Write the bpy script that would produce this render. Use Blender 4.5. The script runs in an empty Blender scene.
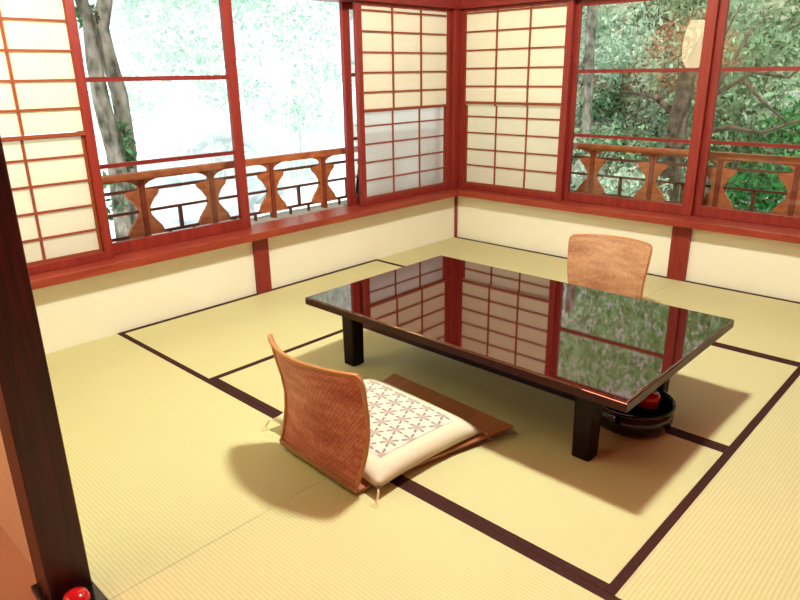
import bpy, bmesh, math, random
import numpy as np
from mathutils import Vector, Matrix, noise

S = bpy.context.scene
COL = S.collection
PI = math.pi
G = 0.90                                     # tatami width

# ------------------------------------------------------------------ camera
cam = bpy.data.cameras.new('camera'); cam_o = bpy.data.objects.new('camera', cam); COL.objects.link(cam_o)
cam.sensor_width = 36; cam.lens = 663.2454 / 800 * 36; cam.clip_start = 0.02; cam.clip_end = 200
yaw, pitch, roll = math.radians(133.52702238), math.radians(-18.93558619), math.radians(-0.87745982)
fw = Vector((math.cos(pitch)*math.cos(yaw), math.cos(pitch)*math.sin(yaw), math.sin(pitch)))
rt = fw.cross(Vector((0, 0, 1))).normalized(); up = rt.cross(fw)
r2 = rt*math.cos(roll) + up*math.sin(roll); u2 = -rt*math.sin(roll) + up*math.cos(roll)
M = Matrix((r2, u2, -fw)).transposed().to_4x4(); M.translation = Vector((3.23542672, -4.061014, 1.24567474))
cam_o.matrix_world = M
S.camera = cam_o

# ------------------------------------------------------------------ world, sun, exposure
w = bpy.data.worlds.new('sky'); S.world = w; w.use_nodes = True
nt = w.node_tree; bgn = nt.nodes['Background']
bgn.inputs[0].default_value = (0.92, 0.98, 1.0, 1); bgn.inputs[1].default_value = 1.4
sun = bpy.data.lights.new('sun', 'SUN'); sun.energy = 5.2; sun.angle = math.radians(2); sun.color = (1, .97, .9)
sun_o = bpy.data.objects.new('sun', sun); COL.objects.link(sun_o)
sun_o.rotation_euler = Vector((-0.55, 0.42, -1.0)).to_track_quat('-Z', 'Y').to_euler()
S.view_settings.view_transform = 'Standard'; S.view_settings.look = 'None'
S.view_settings.exposure = 0.0; S.view_settings.gamma = 1.0; S.view_settings.use_curve_mapping = False

LAMP_POWER = 275        # ceiling lamp above the table
FILL_LAMP_POWER = 9       # rosy fill lamp added in the adjoining room, out of view

# ------------------------------------------------------------------ materials
def mat(name, col, rough=.6, spec=.5, metallic=0, coat=0, ior=1.5, noise_amt=0, noise_scale=8, col2=None, stretch=None, bump=0, trans=0, emis=None, estr=0):
    m = bpy.data.materials.new(name); m.use_nodes = True
    n = m.node_tree.nodes; l = m.node_tree.links
    b = n['Principled BSDF']
    b.inputs['Base Color'].default_value = (*col, 1); b.inputs['Roughness'].default_value = rough
    b.inputs['Specular IOR Level'].default_value = spec; b.inputs['Metallic'].default_value = metallic
    b.inputs['Coat Weight'].default_value = coat; b.inputs['Coat Roughness'].default_value = .03; b.inputs['IOR'].default_value = ior
    if emis: b.inputs['Emission Color'].default_value = (*emis, 1); b.inputs['Emission Strength'].default_value = estr
    if col2 is not None or bump:
        tc = n.new('ShaderNodeTexCoord'); mp = n.new('ShaderNodeMapping'); nz = n.new('ShaderNodeTexNoise')
        l.new(tc.outputs['Object'], mp.inputs[0]); l.new(mp.outputs[0], nz.inputs[0])
        if stretch: mp.inputs['Scale'].default_value = stretch
        nz.inputs['Scale'].default_value = noise_scale; nz.inputs['Detail'].default_value = 5
        if col2 is not None:
            r = n.new('ShaderNodeValToRGB'); r.color_ramp.elements[0].color = (*col, 1); r.color_ramp.elements[1].color = (*col2, 1)
            r.color_ramp.elements[0].position = .35; r.color_ramp.elements[1].position = .68
            l.new(nz.outputs[0], r.inputs[0]); l.new(r.outputs[0], b.inputs['Base Color'])
        if bump:
            bp = n.new('ShaderNodeBump'); bp.inputs['Strength'].default_value = bump; bp.inputs['Distance'].default_value = .004
            l.new(nz.outputs[0], bp.inputs['Height']); l.new(bp.outputs[0], b.inputs['Normal'])
    return m

def tatami_mat_material(name, axis):
    m = mat(name, (.80, .66, .27), rough=.55, spec=.25); n = m.node_tree.nodes; l = m.node_tree.links; b = n['Principled BSDF']
    tc = n.new('ShaderNodeTexCoord'); sp = n.new('ShaderNodeSeparateXYZ'); l.new(tc.outputs['Object'], sp.inputs[0])
    def mth(op, a, bb=None):
        q = n.new('ShaderNodeMath'); q.operation = op
        for i, v in enumerate((a, bb)):
            if v is None: continue
            if isinstance(v, (int, float)): q.inputs[i].default_value = v
            else: l.new(v, q.inputs[i])
        return q.outputs[0]
    rib = mth('SINE', mth('MULTIPLY', sp.outputs[axis], 2*PI/.0118))
    fine = mth('SINE', mth('MULTIPLY', sp.outputs[1-axis], 2*PI/.0055))
    rib01 = mth('ADD', mth('MULTIPLY', rib, .5), .5)
    h = mth('ADD', mth('POWER', rib01, .6), mth('MULTIPLY', fine, .12))
    bp = n.new('ShaderNodeBump'); bp.inputs['Strength'].default_value = .32; bp.inputs['Distance'].default_value = .0025
    l.new(h, bp.inputs['Height']); l.new(bp.outputs[0], b.inputs['Normal'])
    nz = n.new('ShaderNodeTexNoise'); nz.inputs['Scale'].default_value = 2.2; l.new(tc.outputs['Object'], nz.inputs[0])
    mx = n.new('ShaderNodeMix'); mx.data_type = 'RGBA'; l.new(nz.outputs[0], mx.inputs['Factor'])
    mx.inputs['A'].default_value = (.615, .585, .31, 1); mx.inputs['B'].default_value = (.67, .635, .35, 1)
    mx2 = n.new('ShaderNodeMix'); mx2.data_type = 'RGBA'; mx2.blend_type = 'MULTIPLY'; l.new(mx.outputs['Result'], mx2.inputs['A'])
    rr = n.new('ShaderNodeMapRange'); l.new(rib01, rr.inputs[0]); rr.inputs[3].default_value = .88; rr.inputs[4].default_value = 1.0
    cb = n.new('ShaderNodeCombineColor'); [l.new(rr.outputs[0], cb.inputs[i]) for i in range(3)]
    mx2.inputs['Factor'].default_value = 1; l.new(cb.outputs[0], mx2.inputs['B']); l.new(mx2.outputs['Result'], b.inputs['Base Color'])
    return m

def paper_material(name, col, tr):
    m = bpy.data.materials.new(name); m.use_nodes = True; n = m.node_tree.nodes; l = m.node_tree.links
    n.remove(n['Principled BSDF']); out = n['Material Output']
    d = n.new('ShaderNodeBsdfDiffuse'); t = n.new('ShaderNodeBsdfTranslucent'); mx = n.new('ShaderNodeMixShader'); mx.inputs[0].default_value = tr
    tc = n.new('ShaderNodeTexCoord'); nz = n.new('ShaderNodeTexNoise'); nz.inputs['Scale'].default_value = 28; nz.inputs['Detail'].default_value = 6
    l.new(tc.outputs['Object'], nz.inputs[0]); r = n.new('ShaderNodeValToRGB')
    r.color_ramp.elements[0].color = (*[c*.94 for c in col], 1); r.color_ramp.elements[1].color = (*col, 1)
    l.new(nz.outputs[0], r.inputs[0]); l.new(r.outputs[0], d.inputs[0]); l.new(r.outputs[0], t.inputs[0])
    l.new(d.outputs[0], mx.inputs[1]); l.new(t.outputs[0], mx.inputs[2]); l.new(mx.outputs[0], out.inputs[0])
    return m

def glass_material():
    m = bpy.data.materials.new('window_glass'); m.use_nodes = True; n = m.node_tree.nodes; l = m.node_tree.links
    n.remove(n['Principled BSDF']); out = n['Material Output']
    t = n.new('ShaderNodeBsdfTransparent'); g = n.new('ShaderNodeBsdfGlossy'); g.inputs['Roughness'].default_value = 0
    f = n.new('ShaderNodeFresnel'); f.inputs[0].default_value = 1.45; mx = n.new('ShaderNodeMixShader')
    l.new(f.outputs[0], mx.inputs[0]); l.new(t.outputs[0], mx.inputs[1]); l.new(g.outputs[0], mx.inputs[2]); l.new(mx.outputs[0], out.inputs[0])
    return m

def leaf_material(name, c1, c2, tr=.35):
    m = bpy.data.materials.new(name); m.use_nodes = True; n = m.node_tree.nodes; l = m.node_tree.links
    n.remove(n['Principled BSDF']); out = n['Material Output']
    d = n.new('ShaderNodeBsdfDiffuse'); t = n.new('ShaderNodeBsdfTranslucent'); mx = n.new('ShaderNodeMixShader'); mx.inputs[0].default_value = tr
    gi = n.new('ShaderNodeNewGeometry'); r = n.new('ShaderNodeValToRGB')
    r.color_ramp.elements[0].color = (*c1, 1); r.color_ramp.elements[1].color = (*c2, 1)
    l.new(gi.outputs['Random Per Island'], r.inputs[0]); l.new(r.outputs[0], d.inputs[0]); l.new(r.outputs[0], t.inputs[0])
    l.new(d.outputs[0], mx.inputs[1]); l.new(t.outputs[0], mx.inputs[2]); l.new(mx.outputs[0], out.inputs[0])
    return m

def weave_material(name, c1, c2, c3):
    m = mat(name, c1, rough=.5, spec=.35); n = m.node_tree.nodes; l = m.node_tree.links; b = n['Principled BSDF']
    uv = n.new('ShaderNodeUVMap'); sp = n.new('ShaderNodeSeparateXYZ'); l.new(uv.outputs[0], sp.inputs[0])
    def mth(op, a, bb=None):
        q = n.new('ShaderNodeMath'); q.operation = op
        for i, v in enumerate((a, bb)):
            if v is None: continue
            if isinstance(v, (int, float)): q.inputs[i].default_value = v
            else: l.new(v, q.inputs[i])
        return q.outputs[0]
    nz = n.new('ShaderNodeTexNoise'); nz.inputs['Scale'].default_value = 26; nz.inputs['Detail'].default_value = 4; l.new(uv.outputs[0], nz.inputs[0])
    wob_ = mth('MULTIPLY', mth('SUBTRACT', nz.outputs[0], .5), 3.2)
    wx_ = mth('SINE', mth('ADD', mth('MULTIPLY', sp.outputs[0], 2*PI*30), wob_))
    wy_ = mth('SINE', mth('ADD', mth('MULTIPLY', sp.outputs[1], 2*PI*26), wob_))
    mp2 = n.new('ShaderNodeMapping'); l.new(uv.outputs[0], mp2.inputs[0]); mp2.inputs['Scale'].default_value = (2.2, 10, 1)
    n2 = n.new('ShaderNodeTexNoise'); n2.inputs['Scale'].default_value = 1.2; n2.inputs['Detail'].default_value = 3; l.new(mp2.outputs[0], n2.inputs[0])
    f = mth('ADD', mth('ADD', mth('MULTIPLY', mth('MULTIPLY', wx_, wy_), .12), mth('MULTIPLY', n2.outputs[0], .9)), mth('MULTIPLY', mth('SUBTRACT', nz.outputs[0], .5), .5))
    r = n.new('ShaderNodeValToRGB'); e = r.color_ramp.elements
    e[0].color = (*c2, 1); e[0].position = .22; e[1].color = (*c3, 1); e[1].position = .70; q = e.new(.46); q.color = (*c1, 1)
    l.new(f, r.inputs[0]); l.new(r.outputs[0], b.inputs['Base Color'])
    bp = n.new('ShaderNodeBump'); bp.inputs['Strength'].default_value = .5; bp.inputs['Distance'].default_value = .002
    l.new(mth('MULTIPLY', wx_, wy_), bp.inputs['Height']); l.new(bp.outputs[0], b.inputs['Normal'])
    return m

def star_material():
    # hemp-leaf star pattern printed on the cushion panel
    m = mat('cushion_print', (.85, .8, .7), rough=.8, spec=.1); n = m.node_tree.nodes; l = m.node_tree.links; b = n['Principled BSDF']
    tc = n.new('ShaderNodeTexCoord'); sp = n.new('ShaderNodeSeparateXYZ'); l.new(tc.outputs['Object'], sp.inputs[0])
    def mth(op, a, bb=None):
        q = n.new('ShaderNodeMath'); q.operation = op
        for i, v in enumerate((a, bb)):
            if v is None: continue
            if isinstance(v, (int, float)): q.inputs[i].default_value = v
            else: l.new(v, q.inputs[i])
        return q.outputs[0]
    P = .074
    gx = mth('DIVIDE', sp.outputs[0], P); gy = mth('DIVIDE', sp.outputs[1], P*.866)
    row = mth('FLOOR', gy); odd = mth('MULTIPLY', mth('MODULO', mth('ABSOLUTE', row), 2), .5)
    fx = mth('SUBTRACT', mth('FRACT', mth('ADD', gx, odd)), .5); fy = mth('MULTIPLY', mth('SUBTRACT', mth('FRACT', gy), .5), .866)
    ang = mth('ARCTAN2', fy, fx); rad = mth('SQRT', mth('ADD', mth('MULTIPLY', fx, fx), mth('MULTIPLY', fy, fy)))
    pet = mth('ADD', mth('MULTIPLY', mth('ABSOLUTE', mth('COSINE', mth('MULTIPLY', ang, 3))), .34), .10)
    inside = mth('LESS_THAN', rad, pet)
    core = mth('LESS_THAN', mth('ABSOLUTE', mth('SINE', mth('MULTIPLY', ang, 3))), .30)
    f = mth('MULTIPLY', inside, mth('ADD', mth('MULTIPLY', core, .5), .42))
    mx = n.new('ShaderNodeMix'); mx.data_type = 'RGBA'; l.new(f, mx.inputs['Factor'])
    mx.inputs['A'].default_value = (.74, .68, .60, 1); mx.inputs['B'].default_value = (.15, .11, .11, 1)
    l.new(mx.outputs['Result'], b.inputs['Base Color']); return m

MT = dict(
    wood=mat('red_wood', (.21, .017, .014), .42, .4, col2=(.29, .030, .018), noise_scale=5, stretch=(9, 9, .8)),
    woodh=mat('red_wood_rail', (.18, .012, .012), .42, .4, col2=(.25, .024, .018), noise_scale=5, stretch=(.8, .8, 9)),
    kumiko=mat('lattice_wood', (.27, .055, .02), .5, .3),
    sill=mat('sill_wood', (.26, .028, .016), .35, .5, col2=(.34, .05, .022), noise_scale=5, stretch=(.8, .8, 9)),
    rail=mat('railing_wood', (.32, .088, .03), .6, .3, col2=(.50, .16, .055), noise_scale=9, stretch=(1.4, 1.4, 4)),
    railpost=mat('railing_post_wood', (.16, .03, .015), .6, .3, col2=(.24, .05, .02), noise_scale=9),
    railthin=mat('railing_bar_wood', (.10, .03, .015), .6, .3),
    plaster=mat('cream_plaster', (.88, .86, .72), .8, .15, col2=(.91, .89, .77), noise_scale=3, bump=.15),
    tan=mat('sand_plaster', (.62, .64, .42), .9, .1, col2=(.68, .70, .47), noise_scale=60, bump=.3),
    ceil=mat('ceiling_board', (.15, .02, .012), .6, .2, col2=(.20, .03, .018), noise_scale=4, stretch=(1, 12, 1)),
    heri=mat('mat_border_cloth', (.030, .007, .006), .8, .2, col2=(.055, .013, .010), noise_scale=120),
    core=mat('mat_straw', (.62, .52, .32), .9),
    darkpost=mat('dark_post_wood', (.018, .003, .003), .35, .4, col2=(.065, .006, .005), noise_scale=6, stretch=(14, 14, 1)),
    black=mat('black_lacquer', (.006, .004, .005), .15, .5),
    red=mat('red_lacquer', (.55, .01, .015), .15, .6),
    table=mat('table_lacquer', (.035, .0025, .002), .03, .5, ior=2.05),
    tedge=mat('table_edge_lacquer', (.035, .004, .004), .30, .22, ior=1.5),
    tleg=mat('table_leg_lacquer', (.008, .0015, .0015), .35, .15),
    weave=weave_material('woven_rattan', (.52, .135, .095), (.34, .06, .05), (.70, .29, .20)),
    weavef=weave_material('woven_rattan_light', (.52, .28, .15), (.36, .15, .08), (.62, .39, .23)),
    rim=mat('chair_rim_wood', (.50, .20, .06), .35, .5),
    board=mat('chair_seat_board', (.34, .13, .06), .35, .5, col2=(.42, .17, .08), noise_scale=6, stretch=(8, 1, 1)),
    cloth=mat('cushion_cloth', (.78, .72, .56), .85, .1, bump=.2, noise_scale=60),
    print=star_material(),
    thread=mat('tassel_thread', (.85, .74, .5), .8),
    up_paper=paper_material('shoji_paper_upper', (.97, .95, .82), .28),
    lo_paper=paper_material('shoji_paper_lower', (.97, .95, .85), .52),
    lo_paper_w=paper_material('shoji_paper_lower_bright', (.98, .98, .96), .82),
    glass=glass_material(),
    deck=mat('weathered_ledge', (.34, .32, .27), .8, .2, col2=(.5, .48, .42), noise_scale=14, stretch=(1, 6, 1)),
    bark=mat('grey_bark', (.06, .065, .045), .9, .1, col2=(.34, .32, .27), noise_scale=11, stretch=(1, 1, .5), bump=1),
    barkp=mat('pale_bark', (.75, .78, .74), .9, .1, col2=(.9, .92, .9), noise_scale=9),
    barkd=mat('dark_bark', (.022, .016, .012), .9, .1, col2=(.15, .11, .08), noise_scale=12, bump=1),
    rockp=mat('pale_rock', (.50, .58, .62), .9, .1, col2=(.95, .97, .98), noise_scale=2.5, bump=1),  # boulders lightened so they look washed out by daylight
    rock=mat('garden_rock', (.22, .19, .17), .9, .1, col2=(.62, .60, .56), noise_scale=3, bump=1),
    hill=mat('mossy_slope', (.04, .09, .04), 1, .05, col2=(.36, .36, .26), noise_scale=6),
    pale=mat('pale_riverbank', (.72, .80, .82), 1, .05, col2=(.97, .98, .98), noise_scale=.9),  # overexposed daylight put into the bank's colour
    moss=leaf_material('moss_leaves', (.03, .10, .05), (.10, .30, .12)),
    leaf_g=leaf_material('green_leaves', (.008, .06, .02), (.40, .60, .36), .42),
    leaf_t=leaf_material('bright_leaves', (.07, .40, .12), (.50, .90, .52), .6),
    leaf_v=leaf_material('vivid_leaves', (.004, .05, .015), (.08, .42, .12)),
    leaf_p=leaf_material('pale_leaves', (.26, .40, .28), (.56, .70, .54), .45),
    leaf_m=leaf_material('mint_leaves', (.48, .68, .58), (.84, .94, .87), .5),  # leaf colour raised to stand for strong sun outside the left window
    leaf_b=leaf_material('brown_leaves', (.20, .10, .05), (.42, .27, .16)),
    shade=mat('lamp_shade', (.9, .85, .7), .7, .2),
    glow=mat('lamp_glow', (1, .9, .7), .6, .2, emis=(1, .86, .58), estr=6),
    fill_glow=mat('rosy_fill_glow', (1, .7, .6), .6, .2, emis=(1, .40, .28), estr=FILL_LAMP_POWER*5.2),
    lantern=mat('lantern_paper', (.9, .8, .55), .8, .1, emis=(1, .80, .45), estr=12),
)

MT['table'].node_tree.nodes['Principled BSDF'].inputs['Specular Tint'].default_value = (1, .72, .55, 1)

# ------------------------------------------------------------------ helpers
def obj(name, bm, m, parent=None, smooth=False):
    me = bpy.data.meshes.new(name); bmesh.ops.recalc_face_normals(bm, faces=bm.faces[:]); bm.to_mesh(me); bm.free()
    if smooth:
        for p in me.polygons: p.use_smooth = True
    for q in (m if isinstance(m, (list, tuple)) else [m]): me.materials.append(q)
    o = bpy.data.objects.new(name, me); COL.objects.link(o)
    if parent: o.parent = parent
    return o
def box(bm, a, b, mi=0):
    c = [(a[i]+b[i])/2 for i in range(3)]; s = [abs(b[i]-a[i]) for i in range(3)]
    r = bmesh.ops.create_cube(bm, size=1, matrix=Matrix.Translation(c) @ Matrix.Diagonal((*s, 1)))
    for v in r['verts']:
        for f in v.link_faces: f.material_index = mi
    return r['verts']
def B(name, boxes, m, parent=None, bevel=0):
    bm = bmesh.new()
    for a, b in boxes: box(bm, a, b)
    if bevel: bmesh.ops.bevel(bm, geom=bm.edges[:], offset=bevel, segments=2, affect='EDGES', profile=.5)
    return obj(name, bm, m, parent)
def tag(o, label=None, cat=None, group=None, kind=None):
    if label: o['label'] = label
    if cat: o['category'] = cat
    if group: o['group'] = group
    if kind: o['kind'] = kind
    return o
def empty(name, loc=(0, 0, 0), rz=0):
    o = bpy.data.objects.new(name, None); COL.objects.link(o); o.location = loc; o.rotation_euler = (0, 0, rz); o.empty_display_size = .1; return o
def struct(o): o['kind'] = 'structure'; return o
def copy_tree(o, parent=None):
    c = o.copy(); COL.objects.link(c)
    if parent: c.parent = parent
    for ch in list(o.children): copy_tree(ch, c)
    return c
def lathe(bm, prof, seg=32, loc=(0, 0, 0)):
    rings = []
    for r, z in prof:
        rings.append([bm.verts.new((loc[0]+r*math.cos(2*PI*i/seg), loc[1]+r*math.sin(2*PI*i/seg), loc[2]+z)) for i in range(seg)])
    for a, b in zip(rings, rings[1:]):
        for i in range(seg): bm.faces.new((a[i], a[(i+1) % seg], b[(i+1) % seg], b[i]))
    for q in (rings[0], rings[-1]):
        if len(set(q)) > 2: bm.faces.new(q)
def tube(bm, pts, rad, seg=8):
    pts = [Vector(p) for p in pts]; rings = []
    for i, p in enumerate(pts):
        d = (pts[min(i+1, len(pts)-1)] - pts[max(i-1, 0)]).normalized()
        a = d.cross(Vector((.3, .9, .2))).normalized(); b = d.cross(a)
        r = rad[i] if isinstance(rad, (list, tuple)) else rad
        rings.append([bm.verts.new(p + r*(a*math.cos(2*PI*k/seg) + b*math.sin(2*PI*k/seg))) for k in range(seg)])
    for a, b in zip(rings, rings[1:]):
        for k in range(seg): bm.faces.new((a[k], a[(k+1) % seg], b[(k+1) % seg], b[k]))
    bm.faces.new(rings[0]); bm.faces.new(rings[-1])

# ------------------------------------------------------------------ structure
X1, Y1, ZC = 4*G, -4*G-.06, 2.75
struct(B('floor', [((-.12, -7.0, -.20), (X1+.1, .12, -.055))], MT['core']))
struct(B('floor_adjoining', [((-.12, -7.0, -.055), (X1+.1, -3.685, 0))], MT['core'])).name = 'trim_1'
struct(B('ceiling', [((-.12, -7.0, ZC), (X1+.1, .12, ZC+.1))], MT['ceil']))
# left wall (x = 0)
struct(B('wall_left', [((-.12, -7.0, -.055), (0, 0.12, .348)), ((-.12, -7.0, 1.76), (0, .12, ZC)), ((-.12, -7.0, .348), (0, -3.66, 1.76))], MT['plaster']))
struct(B('wall_back', [((0, 0, -.055), (X1, .12, .348)), ((0, 0, 1.76), (X1, .12, ZC))], MT['plaster']))
struct(B('wall_right', [((X1, -7.0, -.055), (X1+.1, .12, ZC))], MT['ceil']))
struct(B('wall_front', [((-.12, -7.1, -.055), (X1+.1, -7.0, ZC))], MT['woodh']))
# partition beside the dark post, and the lintel wall over the opening
struct(B('wall_partition', [((0, -3.69, 0), (1.602, -3.635, ZC)), ((1.712, -3.68, 2.0), (X1, -3.625, ZC))], MT['tan']))
# sills, head beams, posts (each a trim of the room)
struct(B('trim_2', [((-.115, -3.62, .349), (.100, .100, .391))], MT['sill'], bevel=.003))
struct(B('trim_3', [((.100, -.100, .349), (X1, .115, .391))], MT['sill'], bevel=.003))
struct(B('trim_4', [((-.15, -3.62, 1.665), (.035, .035, 1.76))], MT['woodh'], bevel=.004))
struct(B('trim_5', [((.035, -.035, 1.665), (X1, .15, 1.76))], MT['woodh'], bevel=.004))
struct(B('trim_6', [((-.07, -.069, .391), (.024, .03, 1.665))], MT['wood'], bevel=.004))
struct(B('trim_7', [((0, -.018, 0), (.018, 0, .348))], MT['wood']))
struct(B('trim_8', [((0, -1.907, 0), (.022, -1.808, .348))], MT['wood'], bevel=.002))
struct(B('trim_9', [((1.71, -.022, 0), (1.822, 0, .348))], MT['wood'], bevel=.002))

# ------------------------------------------------------------------ unseen roof eaves, added to keep the sun out
struct(B('trim_10', [((-.95, -7.1, 2.62), (-.12, .9, 2.70)), ((-.12, .12, 2.62), (X1+.6, .9, 2.70))], MT['ceil']))

# ------------------------------------------------------------------ shoji (paper screens)
def shoji(name, x0, x1, low, cols=3, dz=0):
    """screen in local coordinates: width along x, thickness along y (room side is -y), z up"""
    r = empty(name); W = x1-x0; s = .044; zb, zt = .392, 1.664
    f = B('frame', [((0, -.016, zb), (s, .016, zt)), ((W-s, -.016, zb), (W, .016, zt)), ((s, -.016, zb), (W-s, .016, .432)), ((s, -.016, 1.646), (W-s, .016, zt))], MT['wood'], r, bevel=.002)
    k = .0052; cw = (W-2*s)/cols
    up = [((s+cw*i-k, -.014, 1.008), (s+cw*i+k, -.004, 1.646)) for i in range(1, cols)]
    up += [((s, -.0145, z+dz-k), (W-s, -.005, z+dz+k)) for z in (1.618, 1.495, 1.371, 1.248, 1.126)]
    up += [((s, -.016, 1.004+dz), (W-s, -.001, 1.020+dz))]
    ul = B('upper_lattice', up, MT['kumiko'], r)
    B('paper', [((s, -.0035, 1.01), (W-s, -.0025, 1.646))], MT['up_paper'], ul)
    s2 = s+.012; cw = (W-2*s2)/cols
    lo = [((s2+cw*i-k, .003, .44), (s2+cw*i+k, .011, 1.01+dz)) for i in range(1, cols)]
    lo += [((s2, .002, z+dz-k), (W-s2, .010, z+dz+k)) for z in (.912, .795, .675, .556)]
    lo += [((s, .002, .432), (s2, .014, 1.01+dz)), ((W-s2, .002, .432), (W-s, .014, 1.01+dz)), ((s2, .002, .432), (W-s2, .014, .444)), ((s2, .002, 1.0+dz), (W-s2, .014, 1.012+dz))]
    ll = B('lower_lattice', lo, MT['kumiko'], r)
    B('paper', [((s2, .0115, .44), (W-s2, .0125, 1.008+dz))], low, ll)
    return r
# left wall: local x runs along +y (rot +90deg): room side (-y local) becomes +x
def place_left(o, y0): o.location = (-.017, y0, 0); o.rotation_euler = (0, 0, PI/2)
a = shoji('shoji_screen', 0, .935, MT['lo_paper_w']); place_left(a, -1.005)
tag(a, 'paper shoji screen on the left wall next to the corner post', 'paper screen', 'shoji screens')
a = shoji('shoji_screen', 0, .885, MT['lo_paper'], 3, -.013); place_left(a, -3.60)
tag(a, 'paper shoji screen at the far left, left of the glazed window', 'paper screen', 'shoji screens')
a.scale = (1, 1, 1)
a = shoji('shoji_screen', 0, .893, MT['lo_paper'], 3, .017); a.location = (.025, .017, 0)
tag(a, 'paper shoji screen on the right hand wall next to the corner post', 'paper screen', 'shoji screens')
a = shoji('shoji_screen', 0, .88, MT['lo_paper']); a.location = (2.71, .017, 0)
tag(a, 'paper shoji screen at the far right end of the window wall', 'paper screen', 'shoji screens')

# ------------------------------------------------------------------ glazed sashes
def sash(n, W):
    r = empty('window_%d' % n); s = .060; zb, zt = .392, 1.664
    struct(r)
    B('sash_frame', [((0, -.014, zb), (s, .014, zt)), ((W-s, -.014, zb), (W, .014, zt)), ((s, -.013, zb), (W-s, .013, .452)), ((s, -.013, 1.625), (W-s, .013, zt))], MT['wood'], r, bevel=.002)
    B('glazing_bar', [((s, -.010, 1.224), (W-s, .010, 1.246))], MT['woodh'], r)
    B('glazing_bar', [((s, -.010, .822), (W-s, .010, .842))], MT['woodh'], r)
    B('pane', [((s-.005, -.0015, .45), (W-s+.005, .0015, 1.63))], MT['glass'], r)
    return r
def sl(o, x, y): o.location = (x, y, 0); o.rotation_euler = (0, 0, PI/2)
sl(sash(1, .90), -.062, -2.77)
sl(sash(2, .90), -.100, -1.045)
sash(3, .90).location = (.885, .062, 0)
sash(4, .915).location = (1.765, .100, 0)

# ------------------------------------------------------------------ outside ledge and railing
struct(B('trim_11', [((-.33, -3.7, .30), (-.1155, .33, .379))], MT['deck']))
struct(B('trim_12', [((-.115, .1155, .30), (X1, .33, .379))], MT['deck']))
def railing(name, L, posts):
    r = empty(name)
    B('top_rail', [((0, -.022, .722), (L, .022, .762))], MT['rail'], r, bevel=.004)
    for z, h in ((.668, .008), (.553, .007), (.425, .008)):
        B('thin_rail', [((0, -.008, z-h), (L, .008, z+h))], MT['railthin'], r)
    prof = [(.10, .724), (.045, .708), (.02, .690), (.022, .672), (.098, .664), (.092, .640), (.062, .612), (.038, .575), (.034, .553), (.038, .53), (.060, .50), (.090, .465), (.105, .432), (.105, .418)]
    for p in posts:
        bm = bmesh.new(); F = []; K = []
        for sgn in (1,):
            pts = [(p+w_, z) for w_, z in prof] + [(p-w_, z) for w_, z in reversed(prof)]
        f1 = bm.faces.new([bm.verts.new((x, -.010, z)) for x, z in pts])
        g = bmesh.ops.extrude_face_region(bm, geom=[f1]); bmesh.ops.translate(bm, vec=(0, .02, 0), verts=[v for v in g['geom'] if isinstance(v, bmesh.types.BMVert)])
        bl_ = B('baluster', [((p-.015, -.018, .3795), (p+.015, .018, .725))], MT['railpost'], r, bevel=.002)
        obj('baluster_panel', bm, MT['rail'], bl_)
    for p, q in zip(posts, posts[1:]):
        m_ = (p+q)/2
        B('strut', [((m_-.010, -.008, .43), (m_+.010, .008, .553))], MT['railthin'], r)
        for d in (-.075, .075): B('strut', [((m_+d-.007, -.007, .3795), (m_+d+.007, .007, .425))], MT['railthin'], r)
    return r
r1 = railing('balcony_railing', 3.9, [.005+.425*i for i in range(10)])
r1.location = (-.235, -3.7, 0); r1.rotation_euler = (0, 0, PI/2)
tag(r1, 'wooden balcony railing with curved balusters outside the left window', 'railing', 'balcony railings')
r2_ = railing('balcony_railing', 3.85, [.01+.42*i for i in range(10)])
r2_.location = (-.252, .235, 0)
tag(r2_, 'wooden balcony railing with curved balusters outside the right window', 'railing', 'balcony railings')

# ------------------------------------------------------------------ tatami mats
TM = [tatami_mat_material('tatami_weave_x', 1), tatami_mat_material('tatami_weave_y', 0)]
def tatami(x0, y0, x1, y1, label):
    r = empty('tatami_mat', ((x0+x1)/2, (y0+y1)/2, -.055)); tag(r, label, 'tatami mat', 'tatami mats of the room')
    hx, hy = (x1-x0)/2-.0008, (y1-y0)/2-.0008; along_x = hx > hy
    B('mat_surface', [((-hx, -hy, 0), (hx, hy, .055))], TM[0] if along_x else TM[1], r)
    bw = .027
    for s in (-1, 1):
        if along_x: a_, b_ = (-hx, min(s*hy, s*(hy-bw)), .05), (hx, max(s*hy, s*(hy-bw)), .0565)
        else: a_, b_ = (min(s*hx, s*(hx-bw)), -hy, .05), (max(s*hx, s*(hx-bw)), hy, .0565)
        B('cloth_border', [(a_, b_)], MT['heri'], r)
XA, XB, XC = .857, 1.775, 2.675; YA, YB, YC, YD = -.918, -1.85, -2.738, -3.685
tatami(0, YA, XB, 0, 'tatami mat in the far corner along the right hand wall')
tatami(XB, YA, X1, 0, 'tatami mat along the right hand wall, right of the rear legless chair')
tatami(0, YC, XA, YA, 'tatami mat along the left wall, left of the low table')
tatami(XA, YB, XC, YA, 'tatami mat under the rear half of the low table')
tatami(XA, YC, XC, YB, 'tatami mat under the front half of the low table')
tatami(XC, YC, X1, YA, 'tatami mat at the right edge of the photo, beyond the long diagonal border')
tatami(0, YD, XB, YC, 'tatami mat at the lower left beside the dark post')
tatami(XB, YD, X1, YC, 'tatami mat at the bottom centre, nearest the camera')

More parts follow.
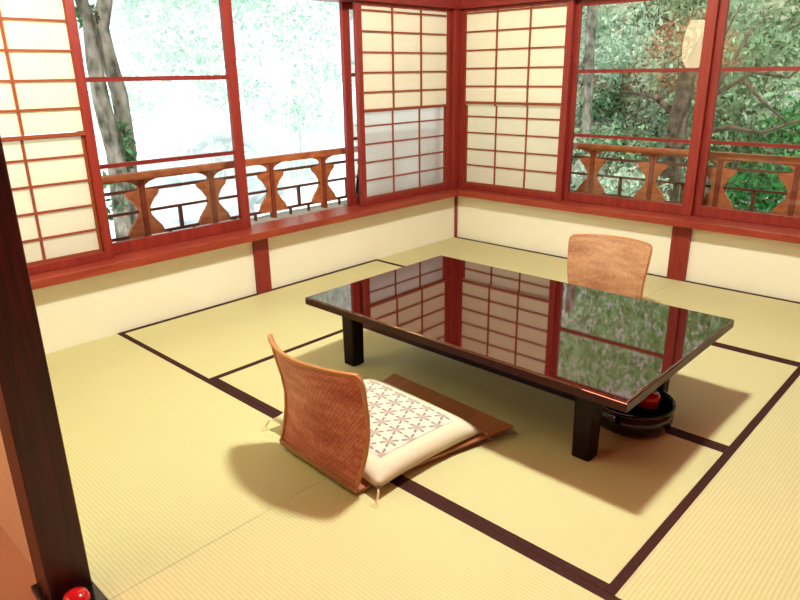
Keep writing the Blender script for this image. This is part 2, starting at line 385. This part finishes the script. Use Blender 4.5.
# ------------------------------------------------------------------ dark post
p = empty('wooden_post', (1.658, -3.663, .001)); tag(p, 'dark reddish brown wooden post rising at the left edge of the photo', 'post')
B('shaft', [((-.05, -.05, 0), (.05, .05, ZC-.002))], MT['darkpost'], p, bevel=.004)
B('plinth', [((-.054, -.064, 0), (.145, .052, .022))], MT['black'], p, bevel=.003)
bm = bmesh.new(); lathe(bm, [(.0, 0), (.02, 0), (.03, .008), (.032, .02), (.026, .034), (.012, .041), (0, .042)], 24)
o = obj('red_knob', bm, MT['red'], None, True); o.location = (1.703, -3.655, .030)
tag(o, 'small rounded red lacquered piece at the foot of the dark post', 'ornament')
o.location = (1.762, -3.672, .0235)

# ------------------------------------------------------------------ low table
TX0, TX1, TY0, TY1, TZ = 1.072, 2.532, -2.377, -1.468, .336
t = empty('low_table', ((TX0+TX1)/2, (TY0+TY1)/2, 0)); tag(t, 'low glossy dark red lacquered table standing on the tatami', 'table')
hx, hy = (TX1-TX0)/2, (TY1-TY0)/2
bm = bmesh.new(); box(bm, (-hx, -hy, TZ-.032), (hx, hy, TZ))
top = max(bm.faces, key=lambda f: f.calc_center_median().z)
bmesh.ops.bevel(bm, geom=list(top.edges), offset=.007, segments=12, affect='EDGES', profile=.5)
o = obj('tabletop', bm, [MT['table'], MT['tedge']], t)
for f in o.data.polygons: f.material_index = 0 if f.normal.z > .1 else 1
i_, q_, za, zb_ = .050, .075, TZ-.060, TZ-.032
B('apron', [((-hx+i_, -hy+i_, za), (hx-i_, -hy+q_, zb_)), ((-hx+i_, hy-q_, za), (hx-i_, hy-i_, zb_)),
            ((-hx+i_, -hy+q_, za), (-hx+q_, hy-q_, zb_)), ((hx-q_, -hy+q_, za), (hx-i_, hy-q_, zb_))], MT['tleg'], t)
B('underframe', [((-hx+q_, -hy+.16, za+.004), (hx-q_, -hy+.22, zb_)), ((-hx+q_, hy-.22, za+.004), (hx-q_, hy-.16, zb_))], MT['tleg'], t)
for sx in (-1, 1):
    for sy in (-1, 1):
        bm = bmesh.new()
        cx, cy = (-hx+.108 if sx < 0 else hx-.202), (-hy+.172 if sy < 0 else hy-.150)
        vs = box(bm, (cx-.034, cy-.034, .0022), (cx+.034, cy+.034, TZ-.060))
        for v in vs:
            if v.co.z > .1: v.co.x = cx + (v.co.x-cx)*1.08; v.co.y = cy + (v.co.y-cy)*1.08
        bmesh.ops.bevel(bm, geom=[e for e in bm.edges if abs((e.verts[0].co-e.verts[1].co).z) > .1], offset=.010, segments=3, affect='EDGES', profile=.5)
        obj('leg', bm, MT['tleg'], t)

# ------------------------------------------------------------------ black round tray and the red caddy inside it
tr = empty('round_tray', (2.345, -1.885, .002)); tag(tr, 'round black lacquered tray on the tatami under the right end of the low table', 'tray')
bm = bmesh.new(); lathe(bm, [(0, 0), (.12, 0), (.138, .012), (.146, .035), (.146, .088), (.139, .090), (.137, .040), (.12, .016), (0, .014)], 56)
bw_ = obj('bowl', bm, MT['black'], tr, True)
bm = bmesh.new(); lathe(bm, [(.1375, 0), (.1485, 0), (.1495, .006), (.1480, .011), (.1385, .011), (.1375, .005), (.1375, 0)], 56, (0, 0, .084))
obj('rim', bm, MT['black'], bw_, True)
c_ = empty('tea_caddy', (2.392, -1.868, .017)); tag(c_, 'red lacquered tea caddy standing inside the round black tray', 'tea caddy')
bm = bmesh.new(); lathe(bm, [(0, 0), (.036, 0), (.040, .004), (.041, .072), (0, .073)], 32); obj('body', bm, MT['red'], c_, True)
bm = bmesh.new(); lathe(bm, [(.0, .0735), (.043, .0735), (.043, .105), (.038, .112), (0, .114)], 32); obj('lid', bm, MT['red'], c_, True)

# ------------------------------------------------------------------ legless chairs (bent shell: back flows into a flaring seat)
def chair():
    """local: origin on the floor under the foot of the back; sitter faces +y"""
    r = empty('legless_chair')
    # profile (y, z, half width, sideways curl depth)
    back = [(-.078, .408, .220, .066), (-.072, .396, .231, .066), (-.058, .366, .233, .063), (-.042, .312, .229, .056), (-.022, .253, .223, .048), (-.008, .194, .217, .039), (-.003, .135, .212, .028), (-.005, .080, .207, .016), (-.010, .045, .203, .008), (-.012, .028, .201, .003)]
    bend = [(-.012, .028, .201, .003), (-.006, .014, .200, 0), (.010, .006, .200, 0)]
    seat = [(.010, .006, .200, 0), (.06, .005, .205, 0), (.20, .006, .222, 0), (.35, .010, .25, 0), (.50, .014, .282, 0), (.60, .018, .305, 0), (.625, .020, .308, 0)]
    N = 14
    def sheet(name, rows, th, m, inset=0):
        bm = bmesh.new(); uvl = bm.loops.layers.uv.new(); V = []; UV = {}
        for j, (y, z, hw, cd) in enumerate(rows):
            ny, nz = 0, 0
            p0 = rows[max(j-1, 0)]; p1 = rows[min(j+1, len(rows)-1)]
            d = Vector((p1[0]-p0[0], p1[1]-p0[1])).normalized(); nn = Vector((d.y, -d.x))   # away from sitter
            fr, bk = [], []
            for i in range(N+1):
                u = -1+2*i/N; x = u*(hw-inset); cy = cd*u*u      # wings come forward
                a_ = bm.verts.new((x, y+cy, z)); b_ = bm.verts.new((x, y+cy+nn[0]*th, z+nn[1]*th))
                UV[a_] = UV[b_] = (i/N, j/len(rows)); fr.append(a_); bk.append(b_)
            V.append((fr, bk))
        def F(*v):
            f = bm.faces.new(v)
            for lp in f.loops: lp[uvl].uv = UV[lp.vert]
        for (f0, b0), (f1, b1) in zip(V, V[1:]):
            for i in range(N): F(f0[i], f0[i+1], f1[i+1], f1[i]); F(b0[i+1], b0[i], b1[i], b1[i+1])
            F(f0[0], f1[0], b1[0], b0[0]); F(f0[N], b0[N], b1[N], f1[N])
        for fr, bk in (V[0], V[-1]):
            for i in range(N): F(fr[i], fr[i+1], bk[i+1], bk[i])
        o = obj(name, bm, m, r, True)
        es = o.modifiers.new('edge', 'EDGE_SPLIT'); es.split_angle = math.radians(50)
        return o
    return r, sheet, back, bend, seat
def build_chair(light):
    r, sheet, back, bend, seat = chair()
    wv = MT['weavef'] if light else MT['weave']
    def interp(rows, k=4):
        out = []
        for a_, b_ in zip(rows, rows[1:]):
            for q in range(k): out.append(tuple(a_[i]+(b_[i]-a_[i])*q/k for i in range(4)))
        return out+[rows[-1]]
    bk_ = sheet('backrest', interp(back[:], 3), -.011, wv, .004)
    s = sheet('seat', [(-.013, .030, .203, .003), (-.012, .016, .201, 0), (.0, .0135, .200, 0)] + [(y, z+.0085, hw, cd) for y, z, hw, cd in seat[1:]], .008, MT['board'])
    # rim strip following the outline of the back
    bm = bmesh.new(); pts = []
    R_ = interp(back, 2)
    for y, z, hw, cd in reversed(R_): pts.append((-hw+.003, y+cd, z))
    y, z, hw, cd = R_[0]
    for i in range(1, 14):
        u = -1+2*i/14; pts.append((u*hw, y+cd*u*u, z+.004*(1-u**4)))
    for y, z, hw, cd in R_: pts.append((hw-.003, y+cd, z))
    tube(bm, pts, .0072, 8); obj('rim', bm, MT['rim'], bk_, True)
    return r
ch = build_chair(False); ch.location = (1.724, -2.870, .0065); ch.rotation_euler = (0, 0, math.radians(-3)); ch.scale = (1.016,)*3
tag(ch, 'woven rattan legless chair in front, its back turned to the camera, holding the cushion', 'legless chair', 'legless floor chairs')
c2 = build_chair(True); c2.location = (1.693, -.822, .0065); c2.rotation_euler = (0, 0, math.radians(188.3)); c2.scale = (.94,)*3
tag(c2, 'woven rattan legless chair behind the low table, facing the camera', 'legless chair', 'legless floor chairs')

# ------------------------------------------------------------------ floor cushion
def cushion():
    r = empty('floor_cushion', (1.706, -2.592, .0295), math.radians(-4))
    W, D, T = .300, .245, .066; N = 26
    def h(u, v):      # pillow profile
        e = max(abs(u), abs(v)); return T*(1-abs(u)**5)**.5*(1-abs(v)**5)**.5
    bm = bmesh.new(); top, bot = {}, {}
    pr_ = .70
    for i in range(N+1):
        for j in range(N+1):
            u = -1+2*i/N; v = -1+2*j/N
            pin = 1-.045*(1-abs(u)**2)*abs(v)**6; pin2 = 1-.045*(1-abs(v)**2)*abs(u)**6
            x, y = u*W*pin2, v*D*pin; z = h(u, v)
            top[i, j] = bm.verts.new((x, y, .012+z*.85)); edge = i in (0, N) or j in (0, N)
            bot[i, j] = top[i, j] if edge else bm.verts.new((x, y, .012-min(z, .011)))
    for i in range(N):
        for j in range(N):
            f = bm.faces.new((top[i, j], top[i+1, j], top[i+1, j+1], top[i, j+1])); f.material_index = 0
            bm.faces.new((bot[i, j], bot[i, j+1], bot[i+1, j+1], bot[i+1, j]))
    obj('cover', bm, MT['cloth'], r, True)
    bm = bmesh.new(); g = {}
    K = 22
    for i in range(K+1):
        for j in range(K+1):
            u = (-1+2*i/K)*.76; v = (-1+2*j/K)*.70
            g[i, j] = bm.verts.new((u*W, v*D, .0135+h(u, v)*.85))
    for i in range(K):
        for j in range(K): bm.faces.new((g[i, j], g[i+1, j], g[i+1, j+1], g[i, j+1]))
    o = obj('printed_panel', bm, MT['print'], r, True)
    for sx in (-1, 1):
        for sy in (-1, 1):
            bm = bmesh.new(); x, y = sx*W*.995, sy*D*.995
            for k in range(3):
                dx = (k-1)*.003
                tube(bm, [(x, y, .012), (x+sx*.010+dx, y+sy*.008, .006), (x+sx*.014+dx, y+sy*.016, -.010), (x+sx*.015+dx*2, y+sy*.022, -.020), (x+sx*.016+dx*3, y+sy*.040, -.0275)], .0012, 5)
            obj('tassel', bm, MT['thread'], r)
    return r
tag(cushion(), 'off white floor cushion with grey star print on the front legless chair', 'cushion')

# ------------------------------------------------------------------ ceiling lamp, added fill lamp
def lamp(x, y, power, col, label, size=.34, drop=.16):
    r = empty('ceiling_lamp', (x, y, ZC)); tag(r, label, 'lamp')
    bm = bmesh.new(); lathe(bm, [(.0, -.012), (.05, -.012), (.06, 0)], 32); obj('ceiling_rose', bm, MT['shade'], r, True)
    bm = bmesh.new(); tube(bm, [(0, 0, -.01), (0, 0, -drop+.06)], .005); obj('cord', bm, MT['black'], r)
    bm = bmesh.new(); lathe(bm, [(.03, -drop+.07), (size*.62, -drop+.03), (size*.66, -drop), (size*.60, -drop), (size*.55, -drop+.022), (.03, -drop+.06)], 40); obj('lamp_shade', bm, MT['shade'], r, True)
    bm = bmesh.new(); lathe(bm, [(0, -drop+.015), (size*.5, -drop+.015), (size*.5, -drop+.005), (0, -drop)], 40); obj('diffuser', bm, MT['glow'], r, True)
    L = bpy.data.lights.new('lamp_light', 'POINT'); L.shadow_soft_size = size*.46; L.energy = power; L.color = col
    o = bpy.data.objects.new('lamp_light', L); COL.objects.link(o); o.parent = r; o.location = (0, 0, -drop-.11)
    return r
lamp(2.02, -2.22, LAMP_POWER, (.98, .99, .84), 'round ceiling lamp hanging above the low table', .24)
r = empty('pendant_lamp', (1.15, -5.46, 1.40)); tag(r, 'added rosy fill lamp, an unseen hanging globe in the adjoining room', 'lamp')  # unseen globe added to redden the shadows and light the table edge
bm = bmesh.new(); bmesh.ops.create_uvsphere(bm, u_segments=32, v_segments=18, radius=.23, matrix=Matrix.Translation((0, 0, .23))); obj('lamp_shade', bm, MT['fill_glow'], r, True)
bm = bmesh.new(); tube(bm, [(0, 0, .45), (0, 0, ZC-1.40)], .006); obj('cord', bm, MT['black'], r)

# paper pendant in the corner behind the post: out of view, but mirrored in the right window
r = empty('pendant_lamp', (.375, -3.43, 1.24)); tag(r, 'glowing cream paper pendant lamp, mirrored in the pane beside the window post', 'lamp')
bm = bmesh.new(); lathe(bm, [(.05, 0), (.08, .01), (.12, .10), (.135, .24), (.12, .38), (.08, .47), (.05, .48)], 28); obj('lamp_shade', bm, MT['lantern'], r, True)
bm = bmesh.new(); tube(bm, [(0, 0, .47), (0, 0, ZC-1.24)], .006); obj('cord', bm, MT['black'], r)

# ------------------------------------------------------------------ garden
random.seed(4); rng = np.random.default_rng(7)
def leaves(name, blobs, n, size, m, parent=None):
    """leaf cloud: many small folded leaves inside the given ellipsoids (centre, radii)"""
    V, F = [], []
    for (c, rad), k in zip(blobs, [n]*len(blobs)):
        p = rng.normal(size=(k, 3)); p /= np.linalg.norm(p, axis=1)[:, None]; p *= (rng.random((k, 1))**.45)
        p = p*np.array(rad)+np.array(c)
        a_ = rng.normal(size=(k, 3)); a_ /= np.linalg.norm(a_, axis=1)[:, None]
        b_ = np.cross(a_, rng.normal(size=(k, 3))); b_ /= np.linalg.norm(b_, axis=1)[:, None]
        s = size*(.6+.8*rng.random((k, 1)))
        q = np.stack([p-a_*s, p+b_*s*.45, p+a_*s, p-b_*s*.45], 1).reshape(-1, 3)
        o0 = len(V); V += q.tolist(); F += [(o0+4*i, o0+4*i+1, o0+4*i+2, o0+4*i+3) for i in range(k)]
    me = bpy.data.meshes.new(name); me.from_pydata(V, [], F); me.materials.append(m)
    o = bpy.data.objects.new(name, me); COL.objects.link(o)
    if parent: o.parent = parent
    return o
def wob(a_, b_, n=6, amp=.05):
    a_, b_ = Vector(a_), Vector(b_); out = []
    for i in range(n+1):
        q = a_.lerp(b_, i/n)
        if 0 < i < n: q += Vector((random.uniform(-amp, amp), random.uniform(-amp, amp), random.uniform(-amp, amp)*.5))
        out.append(q)
    return out
def tree(name, base, trunks, blobs, n, size, lm, bark, label, cat='tree', group=None):
    r = empty(name, base); tag(r, label, cat, group)
    bm = bmesh.new()
    for a_, b_, ra, rb, amp in trunks:
        P = wob(a_, b_, 7, amp); tube(bm, P, [ra+(rb-ra)*i/7 for i in range(8)], 9)
    obj('trunk', bm, bark, r, True)
    if blobs: leaves('foliage', blobs, n, size, lm, r)
    return r
def ground(name, fn, xf, y0, y1, m, nx=70, ny=60):
    bm = bmesh.new(); g = {}
    for j in range(ny+1):
        y = y0+(y1-y0)*j/ny; xa, xb = xf(y)
        for i in range(nx+1):
            x = xa+(xb-xa)*i/nx
            g[i, j] = bm.verts.new((x, y, fn(x, y, x-xa)+.25*noise.noise(Vector((x*.9, y*.9, 3)))+.10*noise.noise(Vector((x*3, y*3, 9)))))
    for i in range(nx):
        for j in range(ny): bm.faces.new((g[i, j], g[i+1, j], g[i+1, j+1], g[i, j+1]))
    o = obj(name, bm, m, None, True); struct(o); return o
# river bank with sun glare put into its pale colour beyond the left window, mossy slope beyond the right one
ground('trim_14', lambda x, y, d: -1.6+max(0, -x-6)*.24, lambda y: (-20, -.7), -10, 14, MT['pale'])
ground('trim_15', lambda x, y, d: -1.9+min(1, d/1.2)*(.5+max(0, y-2.2)*.55), lambda y: (-y/1.255+.1, 12), .5, 13, MT['hill'])

def rock(loc, s, label, m='rock'):
    bm = bmesh.new(); bmesh.ops.create_icosphere(bm, subdivisions=3, radius=1)
    sd = random.random()*50
    for v in bm.verts:
        k = 1+.4*noise.noise(v.co*1.3+Vector((sd, 0, 0)))+.12*noise.noise(v.co*4+Vector((0, sd, 0))); v.co = Vector((v.co.x*s[0]*k, v.co.y*s[1]*k, v.co.z*s[2]*k))
    o = obj('garden_rock', bm, MT[m]); o.location = loc; tag(o, label, 'rock', 'garden rocks'); return o

# twin trunks outside the left window
r = empty('garden_tree', (-3, -1.25, -1.62)); tag(r, 'tree with two grey mossy crossing trunks outside the left window', 'tree')
bm = bmesh.new(); tube(bm, [(0, .02, 0), (0, .04, 1.2), (0, .04, 2.03), (0, .066, 2.2), (0, .06, 2.72), (0, .0, 3.06), (0, -.02, 3.28), (0, .05, 3.49), (.0, .15, 4.2), (.1, .3, 5.2)], [.10, .085, .078, .075, .072, .070, .068, .064, .055, .04], 12)
obj('trunk', bm, MT['bark'], r, True)
bm = bmesh.new(); tube(bm, [(.1, -.15, 0), (.1, -.13, 1.2), (.1, -.12, 1.6), (.1, -.10, 2.2), (.1, -.155, 2.63), (.1, -.17, 2.97), (.1, -.155, 3.32), (.1, -.20, 3.49), (.1, -.4, 4.2), (.0, -.8, 5.0)], [.10, .09, .088, .082, .072, .065, .055, .05, .045, .03], 12)
obj('trunk', bm, MT['bark'], r, True)
leaves('foliage', [((0, -.12, 3.38), (.12, .10, .12)), ((.1, -.16, 1.85), (.25, .16, .30)), ((.1, -.02, 2.25), (.12, .10, .25))], 130, .035, MT['moss'], r)
leaves('foliage', [((.2, .3, 5.2), (1.0, 1.3, .6)), ((.0, 1.6, 5.0), (1.0, 1.0, .6))], 900, .07, MT['leaf_m'], r)

def shrub(name, loc, blobs, n, size, m, label, group, bark='barkd'):
    r = empty(name, loc); tag(r, label, 'shrub' if name == 'garden_shrub' else 'tree', group)
    bm = bmesh.new()
    for c, rad in blobs: tube(bm, wob((0, 0, 0), c, 6, .07), [.016*(1-.8*i/6) for i in range(7)], 7)
    obj('stem', bm, MT[bark], r, True)
    leaves('foliage', blobs, n, size, MT[m], r); return r
GL = 'pale trees beyond the left window'
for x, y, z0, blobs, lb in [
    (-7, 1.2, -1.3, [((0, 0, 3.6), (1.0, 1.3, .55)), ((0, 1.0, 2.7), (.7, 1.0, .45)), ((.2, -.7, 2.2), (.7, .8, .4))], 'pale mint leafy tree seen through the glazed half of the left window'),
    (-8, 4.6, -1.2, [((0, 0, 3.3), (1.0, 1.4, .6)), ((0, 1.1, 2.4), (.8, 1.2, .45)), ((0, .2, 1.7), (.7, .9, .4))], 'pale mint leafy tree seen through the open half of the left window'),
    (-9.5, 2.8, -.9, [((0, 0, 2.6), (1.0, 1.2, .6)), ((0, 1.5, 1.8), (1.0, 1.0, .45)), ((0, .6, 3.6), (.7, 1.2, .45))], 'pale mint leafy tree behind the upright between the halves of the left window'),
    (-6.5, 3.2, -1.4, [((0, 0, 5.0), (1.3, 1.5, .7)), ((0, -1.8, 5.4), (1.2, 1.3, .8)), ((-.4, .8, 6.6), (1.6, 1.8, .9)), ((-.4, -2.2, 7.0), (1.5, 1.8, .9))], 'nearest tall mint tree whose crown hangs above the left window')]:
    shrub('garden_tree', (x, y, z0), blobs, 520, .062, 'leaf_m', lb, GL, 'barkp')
for x, y, z0, blobs, lb in [
    (-7.5, 2.4, -1.3, [((0, -1.4, 4.6), (1.2, 1.0, .7)), ((0, 0, 4.4), (1.2, 1.0, .6)), ((0, 1.5, 4.8), (1.2, 1.1, .8)), ((-.5, .2, 5.9), (1.4, 1.6, .8))], 'tall mint tree mirrored at the left corner of the table top'),
    (-9.5, 6.0, -1.0, [((0, -1.6, 4.2), (1.2, 1.2, .8)), ((0, 0, 4.9), (1.3, 1.2, .8)), ((.3, 1.5, 4.3), (1.2, 1.1, .8)), ((-.5, .2, 6.2), (1.6, 1.8, 1.0))], 'tall mint tree farthest back above the open half of the left window')]:
    shrub('garden_tree', (x, y, z0), blobs, 1300, .085, 'leaf_m', lb, 'tall mint trees beyond the left window', 'barkp')
for x, y, z0, blobs, lb in [
    (-3.3, 9.2, 1.8, [((0, 0, 2.6), (1.5, .9, 1.0)), ((2.2, 0, 2.4), (1.4, .9, 1.0)), ((1.0, .3, 4.0), (1.8, 1, 1.0)), ((-1.0, .3, 4.4), (1.6, 1, 1.0))], 'tall green tree at the slope top far behind the slim grey trunk'),
    (1.0, 9.0, 1.8, [((-.6, 0, 2.6), (1.5, .9, 1.0)), ((1.4, 0, 2.4), (1.4, .9, 1.0)), ((.4, .3, 4.0), (1.8, 1, 1.0)), ((2.6, .3, 3.6), (1.6, 1, 1.0))], 'tall green tree at the slope top far behind the crooked branches')]:
    shrub('garden_tree', (x, y, z0), blobs, 800, .085, 'leaf_t', lb, 'tall green trees on the slope', 'barkd')
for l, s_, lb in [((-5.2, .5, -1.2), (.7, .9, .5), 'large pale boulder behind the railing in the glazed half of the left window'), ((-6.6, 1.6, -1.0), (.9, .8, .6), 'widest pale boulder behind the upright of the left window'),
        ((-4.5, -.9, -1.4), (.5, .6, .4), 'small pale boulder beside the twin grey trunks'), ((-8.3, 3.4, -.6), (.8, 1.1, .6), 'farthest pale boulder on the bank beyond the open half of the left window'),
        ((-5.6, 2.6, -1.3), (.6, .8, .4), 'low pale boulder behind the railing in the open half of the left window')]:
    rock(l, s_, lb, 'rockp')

GR = 'trees and shrubs beyond the right window'
data = [  # name, loc, blobs, leaves, size, material, label
 ('garden_tree', (-1.0, 5.2, .2), [((0, 0, 1.5), (.55, .5, .4)), ((-.5, .4, 1.1), (.4, .4, .35)), ((.2, .3, .9), (.4, .4, .3))], 420, .045, 'leaf_p', 'pale leafy tree at the left edge of the view through the right window'),
 ('garden_shrub', (-.3, 5.0, .1), [((0, 0, 1.5), (.45, .4, .35)), ((.4, .2, 1.3), (.35, .4, .3)), ((0, 0, .95), (.35, .3, .25))], 330, .045, 'leaf_b', 'brownish leafy tree in the middle of the view through the right window'),
 ('garden_shrub', (-.5, 4.0, -.5), [((0, 0, .65), (.5, .4, .28)), ((.5, 0, .75), (.4, .4, .25)), ((-.45, .1, .75), (.35, .4, .3))], 420, .04, 'leaf_g', 'green shrub above the railing, through the left half of the right window'),
 ('garden_shrub', (.2, 3.6, -.6), [((0, 0, .8), (.35, .3, .35)), ((.1, .1, 1.35), (.3, .3, .3))], 350, .04, 'leaf_g', 'green shrub before the window post of the right window'),
 ('garden_tree', (.75, 3.8, -.6), [((.1, 0, 1.55), (.45, .4, .3)), ((.3, .1, 2.05), (.5, .4, .2)), ((-.1, 0, 1.15), (.3, .3, .2))], 430, .045, 'leaf_g', 'green tree with dark crooked branches in the right pane of the right window'),
 ('garden_shrub', (1.35, 2.6, -.9), [((0, 0, .9), (.4, .3, .35)), ((.35, .1, 1.15), (.3, .3, .3))], 340, .04, 'leaf_v', 'vivid green shrub low behind the railing at the far right'),
 ('garden_shrub', (1.75, 1.5, -1.1), [((0, 0, 1.45), (.22, .2, .2)), ((.1, .1, 1.2), (.3, .2, .2))], 260, .035, 'leaf_v', 'vivid green shrub close behind the railing bay at the far right'),
 ('garden_shrub', (-.3, 2.6, -1.2), [((0, 0, 1.2), (.5, .3, .28)), ((.6, 0, 1.25), (.4, .3, .25))], 300, .04, 'leaf_p', 'pale green shrub seen between the railing bays of the right window'),
 ('garden_tree', (-1.6, 7.2, 1.0), [((0, 0, 2.6), (1.2, .9, .8)), ((1.5, 0, 2.9), (1.1, .9, .8)), ((.5, .3, 4.0), (1.4, 1, .8)), ((-1.2, .3, 3.9), (1.2, 1, .8))], 520, .075, 'leaf_t', 'tall green tree rising above the slope left of the right window'),
 ('garden_tree', (1.2, 6.6, .9), [((0, 0, 2.3), (1.1, .9, .7)), ((.9, .3, 3.3), (1.2, .9, .7)), ((-.6, .3, 3.8), (.9, .8, .6)), ((2.3, .2, 2.6), (1.1, .9, .7))], 520, .075, 'leaf_t', 'tall green tree rising above the slope behind the window post'),
]
for nm, loc, bl, n_, sz, m_, lb in data: shrub(nm, loc, bl, n_, sz, m_, lb, GR)
for x, y, z0, h, m_, lb in [(-2.6, 6.6, .9, 1.2, 'leaf_p', 'pale bushy shrub high on the slope at the left of the right window'), (-1.6, 8.2, 1.6, 1.3, 'leaf_g', 'green bushy shrub high on the slope behind the slim grey trunk'),
        (-.6, 7.0, 1.0, 1.1, 'leaf_p', 'pale bushy shrub on the slope behind the brownish tree'), (.5, 7.4, 1.3, 1.0, 'leaf_g', 'green bushy shrub on the slope behind the window post'),
        (.3, 5.6, .5, .9, 'leaf_g', 'green bushy shrub on the slope behind the dark trunk'), (1.5, 5.0, .3, .9, 'leaf_p', 'pale bushy shrub on the slope behind the crooked branches'),
        (-1.05, 4.9, -.35, .62, 'leaf_g', 'green bushy shrub low on the slope beside the slim grey trunk'),
        (-1.75, 5.6, .25, .55, 'leaf_g', 'green bushy shrub low on the slope left of the slim grey trunk'), (-.75, 5.5, .1, .5, 'leaf_p', 'pale bushy shrub low on the slope between the two trunks'),
        (-1.4, 6.2, .6, .7, 'leaf_b', 'brownish bushy shrub on the slope behind the pale leafy tree'), (1.2, 4.4, .0, .7, 'leaf_v', 'deep green bushy shrub low behind the crooked branches')]:
    shrub('garden_shrub', (x, y, z0), [((0, 0, h*.55), (.75, .45, .42)), ((.6, .1, h*.45), (.45, .4, .35)), ((-.6, .1, h*.4), (.45, .4, .32)), ((.1, .1, h), (.5, .4, .32))], 480, .042, m_, lb, GR)
# bare trunks and crooked branches
r = empty('garden_tree', (-1.32, 4.6, -.5)); tag(r, 'slim grey trunk at the left edge of the right window view', 'tree', 'bare trunks beyond the right window')
bm = bmesh.new(); tube(bm, wob((0, 0, 0), (-.12, 0, 3.4), 8, .03), .065, 9); obj('trunk', bm, MT['bark'], r, True)
r = empty('garden_tree', (.36, 3.3, -.8)); tag(r, 'thick dark tree trunk just left of the window post', 'tree', 'bare trunks beyond the right window')
bm = bmesh.new(); tube(bm, [(0, 0, 0), (.0, 0, .8), (.02, 0, 1.5), (.06, 0, 2.0), (.3, 0, 2.6)], [.12, .11, .10, .08, .04], 10); tube(bm, [(.02, 0, 1.55), (-.3, .1, 1.75), (-.7, .2, 1.8)], [.04, .03, .012], 7); obj('trunk', bm, MT['barkd'], r, True)
r = empty('garden_tree', (.95, 3.0, -.9)); tag(r, 'dark crooked branches in the right pane of the right window', 'tree', 'bare trunks beyond the right window')
bm = bmesh.new()
for P, ra in [([(0, 0, 0), (-.1, 0, 1.0), (-.25, 0, 1.55), (-.30, 0, 1.75), (-.12, 0, 1.95), (.1, .1, 2.5)], .045), ([(-.25, 0, 1.5), (.05, 0, 1.6), (.35, 0, 1.55), (.8, 0, 1.75)], .03),
              ([(-.12, 0, 1.9), (.2, 0, 2.1), (.5, 0, 2.05), (.8, 0, 2.35)], .025), ([(.1, .0, 2.05), (.3, 0, 1.85), (.55, 0, 1.65)], .022), ([(-.3, 0, 1.75), (-.2, 0, 2.2), (.0, 0, 2.7)], .02)]:
    tube(bm, P, [ra*(1-.6*i/(len(P)-1)) for i in range(len(P))], 7)
obj('trunk', bm, MT['barkd'], r, True)
for l, s_, lb in [((.95, 5.4, .7), (.35, .3, .25), 'grey rock on the slope seen behind the crooked branches'), ((-.9, 4.4, -.1), (.45, .4, .25), 'grey rock at the left of the right window view'),
              ((1.5, 3.2, -.2), (.5, .3, .22), 'dark grey rock behind the railing at the far right'), ((.3, 3.0, -.65), (.35, .3, .25), 'grey rock low behind the railing near the window post')]:
    rock(l, s_, lb)
